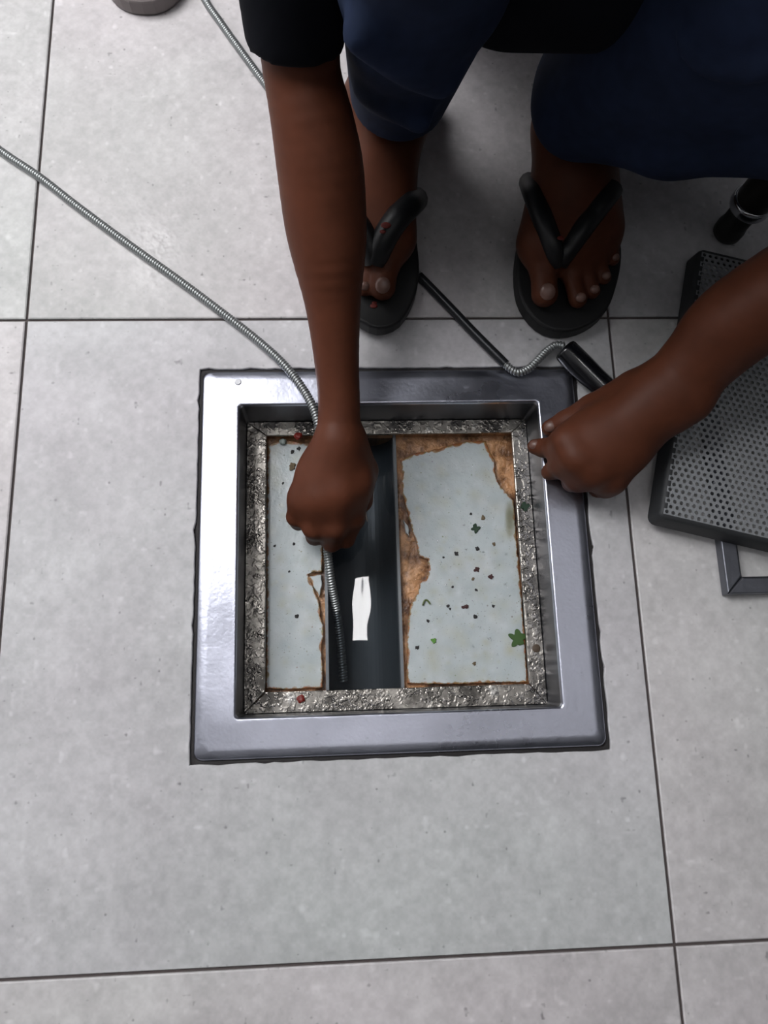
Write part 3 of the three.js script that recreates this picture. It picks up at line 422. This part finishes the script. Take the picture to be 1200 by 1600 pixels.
// joints
const J = {
  shR: V(0.30, 0.47, -0.20), elR: at(468, 92, 0.222), wrR: at(530, 652, 0.047), shL: V(0.62, 0.47, -0.06), elL: V(0.785, 0.235, 0.018), wrL: at(1028, 622, 0.068),
  hipR: V(0.42, 0.20, -0.40), knR: V(0.372, 0.44, -0.06), anR: V(0.366, 0.095, -0.178), hipL: V(0.56, 0.20, -0.40), knL: V(0.63, 0.43, -0.03), anL: V(0.555, 0.09, -0.165),
  chest: V(0.485, 0.46, -0.22), pelvis: V(0.49, 0.20, -0.42), neck: V(0.485, 0.555, -0.13), head: V(0.475, 0.63, -0.045),
};
const skinTint = (x, y, z) => { const n = 1 + 0.16 * n3(x * 38, y * 38, z * 38) + 0.08 * n3(x * 140, y * 140, z * 140); return [n, n * 0.98, n * 0.97]; };
const skin = std(0xffffff, 0.5, { color: new THREE.Color().setRGB(0.082, 0.0265, 0.0135), vertexColors: true, specularIntensity: 0.3 });
const mid = (a, b, t) => a.clone().lerp(b, t);
const chR = [[470, 100, 0.219, 0.0300], [488, 190, 0.191, 0.0330], [500, 260, 0.168, 0.0356], [508, 340, 0.141, 0.0352], [513, 390, 0.126, 0.0325], [519, 461, 0.104, 0.0258], [523, 515, 0.087, 0.0224], [527, 580, 0.067, 0.0200], [530, 640, 0.050, 0.0195], [527, 700, 0.036, 0.0205], [522, 740, 0.024, 0.0185]];
const chL = [[1150, 505, 0.125, 0.0385], [1095, 560, 0.096, 0.0335]];
const foreR = (d) => limb([[J.shR, 0.047], [mid(J.shR, J.elR, 0.6), 0.036], ...chR.map(([x, y, h, r]) => [at(x, y, h), r])], d, 40);
const foreL = (d) => [...limb([[J.elL, 0.040], ...chL.map(([x, y, h, r]) => [at(x, y, h), r]), [J.wrL, 0.0275]], d), cap(at(1078, 628, 0.080), at(1060, 640, 0.074), 0.019 - d, 0.018 - d, 0.02)];
// head frame: looks down towards the pit
const fF = V(-0.17, -0.80, 0.52).normalize(), fR = V(1, 0, 0).addScaledVector(fF, -fF.x).normalize(), fU = fR.clone().cross(fF).negate().normalize(); if (fU.y < 0 && fU.z < 0) fU.negate();
const hd = (r, u, f) => J.head.clone().addScaledVector(fR, r).addScaledVector(fU, u).addScaledVector(fF, f);
const headPrims = [ell(hd(0, 0.02, -0.012), V(0.073, 0.092, 0.092), 0.02, fR, fU, fF), ell(hd(0, -0.055, 0.03), V(0.052, 0.055, 0.05), 0.03, fR, fU, fF), cap(hd(-0.025, 0.012, 0.072), hd(0.025, 0.012, 0.072), 0.012, 0.012, 0.02), cap(hd(0, 0.0, 0.08), hd(0, -0.028, 0.098), 0.008, 0.013, 0.012), cap(hd(-0.012, -0.032, 0.088), hd(0.012, -0.032, 0.088), 0.008, 0.008, 0.008),
  cap(hd(-0.018, -0.062, 0.074), hd(0.018, -0.062, 0.074), 0.008, 0.008, 0.008), cap(hd(-0.015, -0.073, 0.072), hd(0.015, -0.073, 0.072), 0.009, 0.009, 0.008), cut(cap(hd(-0.02, -0.067, 0.086), hd(0.02, -0.067, 0.086), 0.002, 0.002, 0.004)), cut(ell(hd(-0.032, -0.004, 0.084), V(0.016, 0.010, 0.012), 0.012, fR, fU, fF)), cut(ell(hd(0.032, -0.004, 0.084), V(0.016, 0.010, 0.012), 0.012, fR, fU, fF)),
  ell(hd(-0.076, -0.012, -0.004), V(0.009, 0.030, 0.018), 0.008, fR, fU, fF), ell(hd(0.076, -0.012, -0.004), V(0.009, 0.030, 0.018), 0.008, fR, fU, fF)];
const bodyPrims = [
  cap(J.pelvis, J.chest, 0.095, 0.105, 0.06), cap(J.shR, J.shL, 0.05, 0.05, 0.05), cap(J.chest, J.neck, 0.07, 0.05, 0.05), cap(J.neck, hd(0, -0.03, -0.03), 0.05, 0.05, 0.03), ...headPrims,
  ...foreR(0.002), cap(J.shL, J.elL, 0.047, 0.040, 0.03), ...foreL(0.002),
  cap(J.hipR, J.knR, 0.075, 0.05, 0.04), cap(J.hipL, J.knL, 0.075, 0.05, 0.04),
  ...chain([[J.knR, 0.048], [mid(J.knR, J.anR, 0.3).add(V(0, 0, -0.012)), 0.047], [mid(J.knR, J.anR, 0.75), 0.034], [J.anR, 0.031]], 0.03), ...chain([[J.knL, 0.048], [mid(J.knL, J.anL, 0.3).add(V(0, 0, -0.012)), 0.047], [mid(J.knL, J.anL, 0.75), 0.034], [J.anL, 0.031]], 0.03),
];
within(bodyPrims, V(0.22, 0.04, -0.58), V(0.84, 0.76, 0.16));
// hands
const finger = (pts) => { const l = chain(pts, 0.004); l[0].k = 0.014; return l; };
const handR = [
  ...foreR(0),
  cap(at(529, 692, 0.039), at(556, 756, 0.016), 0.0125, 0.0155, 0.016), cap(at(529, 692, 0.039), at(530, 772, 0.022), 0.0125, 0.016, 0.016), cap(at(529, 692, 0.039), at(500, 782, 0.018), 0.0125, 0.015, 0.016), cap(at(529, 692, 0.039), at(474, 780, 0.010), 0.0125, 0.013, 0.016),
  ell(at(516, 742, 0.022), V(0.030, 0.015, 0.030), 0.02), ell(at(556, 752, 0.024), V(0.011, 0.009, 0.011), 0.012), ell(at(530, 768, 0.031), V(0.011, 0.010, 0.012), 0.012), ell(at(500, 778, 0.027), V(0.010, 0.009, 0.011), 0.012), ell(at(474, 778, 0.018), V(0.009, 0.008, 0.010), 0.012),
  ...finger([[at(556, 758, 0.018), 0.0115], [at(554, 810, 0.004), 0.0100], [at(540, 842, -0.018), 0.0088], [at(521, 836, -0.034), 0.0078]]),
  ...finger([[at(530, 774, 0.024), 0.0120], [at(524, 826, 0.010), 0.0104], [at(518, 848, -0.014), 0.0090], [at(514, 828, -0.034), 0.0080]]),
  ...finger([[at(500, 783, 0.019), 0.0112], [at(490, 826, 0.004), 0.0098], [at(492, 838, -0.018), 0.0086], [at(500, 816, -0.034), 0.0076]]),
  ...finger([[at(474, 781, 0.011), 0.0100], [at(462, 808, -0.003), 0.0086], [at(466, 816, -0.020), 0.0076], [at(480, 803, -0.032), 0.0068]]),
  ...finger([[at(545, 690, 0.028), 0.0165], [at(568, 735, 0.004), 0.0140], [at(564, 782, -0.018), 0.0112], [at(543, 812, -0.032), 0.0092]]),
];
within(handR, at(440, 900, -0.02).setY(-0.055), V(0.37, 0.11, 0.07)); handR.bounds = [V(0.235, -0.056, -0.18), V(0.37, 0.30, 0.255)];
const handL = [
  cap(J.shL, J.elL, 0.047, 0.040, 0.02), ...foreL(0),
  cap(J.wrL, at(892, 690, 0.046), 0.022, 0.0150, 0.02), cap(J.wrL, at(905, 716, 0.049), 0.022, 0.0155, 0.02), cap(J.wrL, at(928, 736, 0.045), 0.022, 0.0145, 0.02), cap(J.wrL, at(955, 748, 0.036), 0.021, 0.0130, 0.02),
  ell(at(948, 690, 0.052), V(0.040, 0.014, 0.032), 0.02), ell(at(887, 690, 0.055), V(0.012, 0.009, 0.011), 0.010), ell(at(902, 716, 0.058), V(0.012, 0.010, 0.011), 0.010), ell(at(926, 737, 0.053), V(0.011, 0.009, 0.010), 0.010), ell(at(954, 750, 0.043), V(0.010, 0.008, 0.009), 0.010),
  ...finger([[at(890, 692, 0.047), 0.0118], [at(866, 699, 0.030), 0.0102], [at(850, 700, 0.017), 0.0090], [at(836, 698, 0.012), 0.0078]]),
  ...finger([[at(903, 718, 0.050), 0.0120], [at(878, 728, 0.032), 0.0104], [at(866, 734, 0.018), 0.0088], [at(858, 738, 0.0125), 0.0080]]),
  ...finger([[at(926, 738, 0.046), 0.0112], [at(902, 752, 0.030), 0.0098], [at(893, 754, 0.018), 0.0086], [at(890, 752, 0.0125), 0.0078]]),
  ...finger([[at(954, 750, 0.037), 0.0100], [at(946, 762, 0.026), 0.0088], [at(934, 764, 0.016), 0.0078], [at(926, 758, 0.0115), 0.0070]]),
  ...finger([[at(985, 612, 0.052), 0.0180], [at(925, 640, 0.036), 0.0145], [at(884, 660, 0.020), 0.0115], [at(860, 669, 0.0125), 0.0088]]),
];
handL.bounds = [V(0.485, 0.0, -0.06), V(0.84, 0.30, 0.225)];
// feet: [tip, base of the toe] pairs from the big toe out
function foot(an, heel, toes, lift) {
  const out = [cap(mid(an, an.clone().setY(an.y + 0.08), 1), an, 0.033, 0.032, 0.02), cap(an, heel, 0.032, 0.026, 0.03)];
  for (const [tx, ty, tr, bx, by, br] of toes) { const base = at(bx, by, lift + br + 0.004), tip = at(tx, ty, lift + tr); out.push(cap(an.clone().setY(an.y - 0.012), base, 0.028, br, 0.025), cap(heel, base, 0.022, br, 0.025)); const l = chain([[base, br * 0.92], [mid(base, tip, 0.55).setY(lift + tr * 1.35), tr * 0.93], [tip, tr]], 0.005); l[0].k = 0.015; out.push(...l); }
  return out;
}
const toesR = [[598, 449, 0.0128, 611, 372, 0.0185], [570, 449, 0.0088, 584, 366, 0.015], [551, 436, 0.0082, 563, 364, 0.0145], [534, 418, 0.0078, 545, 360, 0.014], [519, 396, 0.0075, 529, 350, 0.0135]];
const toesL = [[851, 459, 0.0135, 846, 380, 0.0185], [903, 467, 0.0095, 880, 378, 0.0155], [925, 454, 0.0086, 903, 376, 0.015], [943, 433, 0.0080, 923, 370, 0.014], [957, 404, 0.0076, 940, 356, 0.0135]];
const footR = foot(J.anR, at(612, 128, 0.05), toesR, 0.027), footL = foot(J.anL, at(896, 128, 0.045), toesL, 0.020);
footR.bounds = [V(0.29, 0.015, -0.27), V(0.42, 0.19, 0.01)]; footL.bounds = [V(0.48, 0.01, -0.27), V(0.63, 0.19, 0.02)];

const person = group('person', 'crouching person in navy trousers, black T-shirt and black flip-flops feeding a cable into the drain', 'person', [0.48, 0, -0.2]);
const fine = [meshOf(bodyPrims, 0.0045, skinTint), meshOf(handR, 0.0024, skinTint), meshOf(handL, 0.0024, skinTint), meshOf(footR, 0.0026, skinTint), meshOf(footL, 0.0026, skinTint)];
part('body', mergeGeometries(fine), skin, person);
// nails
const fingerNail = std(0xffffff, 0.4, { color: new THREE.Color().setRGB(0.12, 0.06, 0.045) });
const nailMat = std(0xffffff, 0.35, { color: new THREE.Color().setRGB(0.17, 0.095, 0.075) });
function nail(c, w, l, dir) { const g = new THREE.SphereGeometry(1, 16, 8, 0, Math.PI * 2, 0, Math.PI / 2).scale(w, 0.0035, l).rotateX(0.5).rotateY(Math.atan2(dir.x, dir.z)); return g.translate(c.x, c.y, c.z); }
for (const [set, lift] of [[toesR, 0.027], [toesL, 0.02]]) for (const [tx, ty, tr, bx, by] of set) { const tip = at(tx, ty, lift + tr), d = tip.clone().sub(at(bx, by, lift + tr)).setY(0).normalize(); part('toenail', nail(tip.clone().addScaledVector(d, tr * 0.28).setY(tip.y + tr * 0.78), tr * 0.58, tr * (tr > 0.012 ? 0.62 : 0.5), d), nailMat, person); }
{ const tip = at(836, 698, 0.012), d = tip.clone().sub(at(866, 699, 0.012)).setY(0).normalize(); part('fingernail', nail(tip.clone().addScaledVector(d, 0.002).setY(tip.y + 0.0062), 0.0048, 0.0055, d), fingerNail, person);
  const t2 = at(860, 669, 0.0125), d2 = t2.clone().sub(at(884, 660, 0.0125)).setY(0).normalize(); part('fingernail', nail(t2.clone().addScaledVector(d2, 0.002).setY(t2.y + 0.0068), 0.0058, 0.0065, d2), fingerNail, person); }
// hair and eyes
{ const hair = [ell(hd(0, 0.026, -0.018), V(0.081, 0.099, 0.098), 0.02, fR, fU, fF), cut(ell(hd(0, -0.04, 0.085), V(0.078, 0.095, 0.075), 0.01, fR, fU, fF)), cut(ell(hd(0, -0.10, 0.0), V(0.1, 0.08, 0.12), 0.01, fR, fU, fF))]; hair.bounds = [J.head.clone().subScalar(0.14), J.head.clone().addScalar(0.14)];
  part('hair', meshOf(hair, 0.005), std(0x0b0909, 0.6), person);
  for (const s of [-1, 1]) { const e = hd(0.032 * s, -0.004, 0.066); part('eye', new THREE.SphereGeometry(0.012, 16, 12).translate(e.x, e.y, e.z), std(0xd8d2c8, 0.2), person); } }
// trousers
const denim = (x, y, z) => { const n = 1 + 0.35 * n3(x * 22, y * 22, z * 22) + 0.25 * n3(x * 120, y * 120, z * 120); return [n, n, n]; };
const trouserMat = std(0xffffff, 0.85, { color: new THREE.Color().setRGB(0.010, 0.017, 0.040), vertexColors: true, specularIntensity: 0.3, sheen: 0.15, sheenColor: new THREE.Color(0.06, 0.10, 0.2), sheenRoughness: 0.6 });
{
  const hemR = V(0.3745, 0.135, -0.155), hemL1 = V(0.536, 0.150, -0.126), hemL2 = V(0.600, 0.190, -0.088), hemL3 = V(0.672, 0.245, -0.050);
  const tr = [
    cap(J.pelvis.clone().add(V(-0.06, 0, 0)), J.pelvis.clone().add(V(0.06, 0, 0)), 0.12, 0.12, 0.06),
    cap(J.hipR, J.knR, 0.095, 0.068, 0.04), cap(J.hipL, J.knL, 0.095, 0.072, 0.04),
    ...chain([[J.knR, 0.066], [mid(J.knR, hemR, 0.45).add(V(0.004, 0, 0.006)), 0.058], [hemR, 0.045]], 0.012),
    cap(J.knL, V(0.549, 0.145, -0.155), 0.07, 0.052, 0.02), cap(J.knL, hemL1, 0.066, 0.042, 0.02), cap(J.knL, hemL2, 0.066, 0.050, 0.02), cap(J.knL, hemL3, 0.066, 0.055, 0.02), cap(hemL1, hemL2, 0.042, 0.050, 0.01), cap(hemL2, hemL3, 0.050, 0.055, 0.01),
    // folds in the cloth
    cap(at(575, 140, 0.19), at(655, 190, 0.19), 0.007, 0.009, 0.02), cap(at(560, 60, 0.30), at(690, 130, 0.25), 0.008, 0.007, 0.03),
    (({ d, ...o }) => ({ ...o, d: (x, y, z) => (z > -0.27 ? d(x, y, z) : 1) }))(below(hemR.clone().add(V(0, -0.012, 0)), V(0, 1, 0.15))),
  ];
  tr.bounds = [V(0.26, 0.05, -0.6), V(0.78, 0.56, 0.1)];
  const ridge = [[1072, 40], [1076, 58], [1088, 80], [1112, 98], [1150, 108], [1190, 106], [1230, 92]].map(([x, y]) => { let h = 0.5; for (; h > 0.1; h -= 0.002) { const p = at(x, y, h); if (field(tr, p.x, p.y, p.z) < 0.001) return p; } return at(x, y, 0.3); });
  tr.splice(tr.length - 1, 0, ...limb(ridge.map((p, i) => [p, [0.003, 0.0055, 0.006, 0.0065, 0.0065, 0.006, 0.005][i]]), 0, 16).map((c) => ({ ...c, k: 0.006 })));
  part('trousers', meshOf(tr, 0.0045, denim), trouserMat, person);
}
// T-shirt
{
  const slR = mid(J.shR, J.elR, 0.98).add(V(-0.003, 0, 0)), slL = mid(J.shL, J.elL, 0.5);
  const ts = [
    cap(J.pelvis.clone().add(V(0, 0.09, 0.03)), J.chest, 0.13, 0.125, 0.06), cap(mid(J.shR, J.shL, 0.08), mid(J.shR, J.shL, 0.92), 0.068, 0.068, 0.05), cap(J.chest, mid(J.chest, J.neck, 0.6), 0.095, 0.07, 0.05),
    cap(J.shR, slR, 0.062, 0.0365, 0.02), cap(J.shL, slL, 0.062, 0.058, 0.03),
    cap(V(0.45, 0.285, -0.148), V(0.54, 0.285, -0.148), 0.072, 0.072, 0.05),
    cut(cap(J.neck, J.head, 0.058, 0.07, 0.004)),
    below(mid(slR, J.elR, 0.34), J.shR.clone().sub(J.elR)),
  ];
  ts[ts.length - 1] = (() => { const p = mid(J.shR, J.elR, 0.97), u = J.shR.clone().sub(J.elR).normalize(); return { sub: true, k: 0.004, d: (x, y, z) => (x < 0.37 ? (x - p.x) * u.x + (y - p.y) * u.y + (z - p.z) * u.z : 1) }; })();
  ts.bounds = [V(0.2, 0.10, -0.62), V(0.8, 0.64, 0.05)];
  part('t_shirt', meshOf(ts, 0.0055, (x, y, z) => { const n = 1 + 0.3 * n3(x * 30, y * 30, z * 30); return [n, n, n]; }), std(0xffffff, 0.9, { color: new THREE.Color().setRGB(0.0035, 0.004, 0.0065), vertexColors: true, specularIntensity: 0.2 }), person);
}
// flip-flops
{
  const outR = [[565, 503], [592, 513], [622, 504], [645, 470], [655, 430], [652, 380], [643, 330], [637, 270], [640, 210], [638, 150], [620, 112], [590, 108], [566, 140], [552, 210], [532, 290], [514, 360], [510, 420], [528, 470]];
  const outL = [[842, 505], [872, 517], [910, 512], [946, 487], [964, 445], [972, 395], [962, 335], [946, 265], [934, 200], [928, 140], [906, 108], [880, 104], [856, 130], [846, 190], [838, 260], [826, 320], [812, 375], [807, 425], [815, 470]];
  const spec = [[outR, 0.0092, 0.0268, 'black flip-flop with small red marks pressing on the cable', [[586, 408], [568, 348], [520, 315]], [[586, 408], [606, 348], [650, 312]]], [outL, 0.0004, 0.0195, 'plain black flip-flop beside the snake handle', [[872, 410], [852, 350], [826, 285]], [[872, 410], [915, 350], [958, 295]]]];
  spec.forEach(([o, y0, y1, label, s1, s2], k) => {
    const pts = curveOf(o.map(([x, y]) => at(x, y, y1)), true).getSpacedPoints(80).slice(0, 80);
    const ff = part('flip_flop', slab(shapeXZ(pts), y0, y1, 0.003, 3), rubber, person, label);
    const set = k ? footL : footR, onFoot = (x, y, lift) => { for (let h = 0.14; h > y1; h -= 0.0015) { const p = at(x, y, h); if (field(set, p.x, p.y, p.z) < lift) return p; } return at(x, y, y1 + 0.004); };
    const strap = (s) => { const P = []; for (let i = 0; i <= 8; i++) { const t = i / 8, x = (1 - t) ** 2 * s[0][0] + 2 * t * (1 - t) * s[1][0] + t * t * s[2][0], y = (1 - t) ** 2 * s[0][1] + 2 * t * (1 - t) * s[1][1] + t * t * s[2][1]; P.push(onFoot(x, y, -0.002)); } return new THREE.TubeGeometry(curveOf(P), 40, k ? 0.0105 : 0.0125, 12); };
    const post = at(...s1[0], y1); 
    part('strap', mergeGeometries([strap(s1), strap(s2), new THREE.CylinderGeometry(0.004, 0.004, 0.016, 12).translate(post.x, y1 + 0.006, post.z)]), std(0x0c0e11, 0.45), ff, 'black thong strap');
    const redMat = std(0x5e1810, 0.7);
    const marks = k ? [[876, 372, y1 + 0.052, 0.003]] : [[603, 352, y1 + 0.058, 0.0042], [598, 362, y1 + 0.058, 0.0026], [584, 478, y1 + 0.0005, 0.0032], [585, 473, y1 + 0.0005, 0.0022]];
    for (const [x, y, h, r] of marks) { const c = h > y1 + 0.01 ? onFoot(x, y, k ? 0.0085 : 0.0105) : at(x, y, h); part('red_mark', new THREE.SphereGeometry(r, 12, 8).scale(1.2, 0.35, 0.8).translate(c.x, c.y, c.z), redMat, ff, 'small red mark'); }
  });
}
renderer.render(scene, camera);
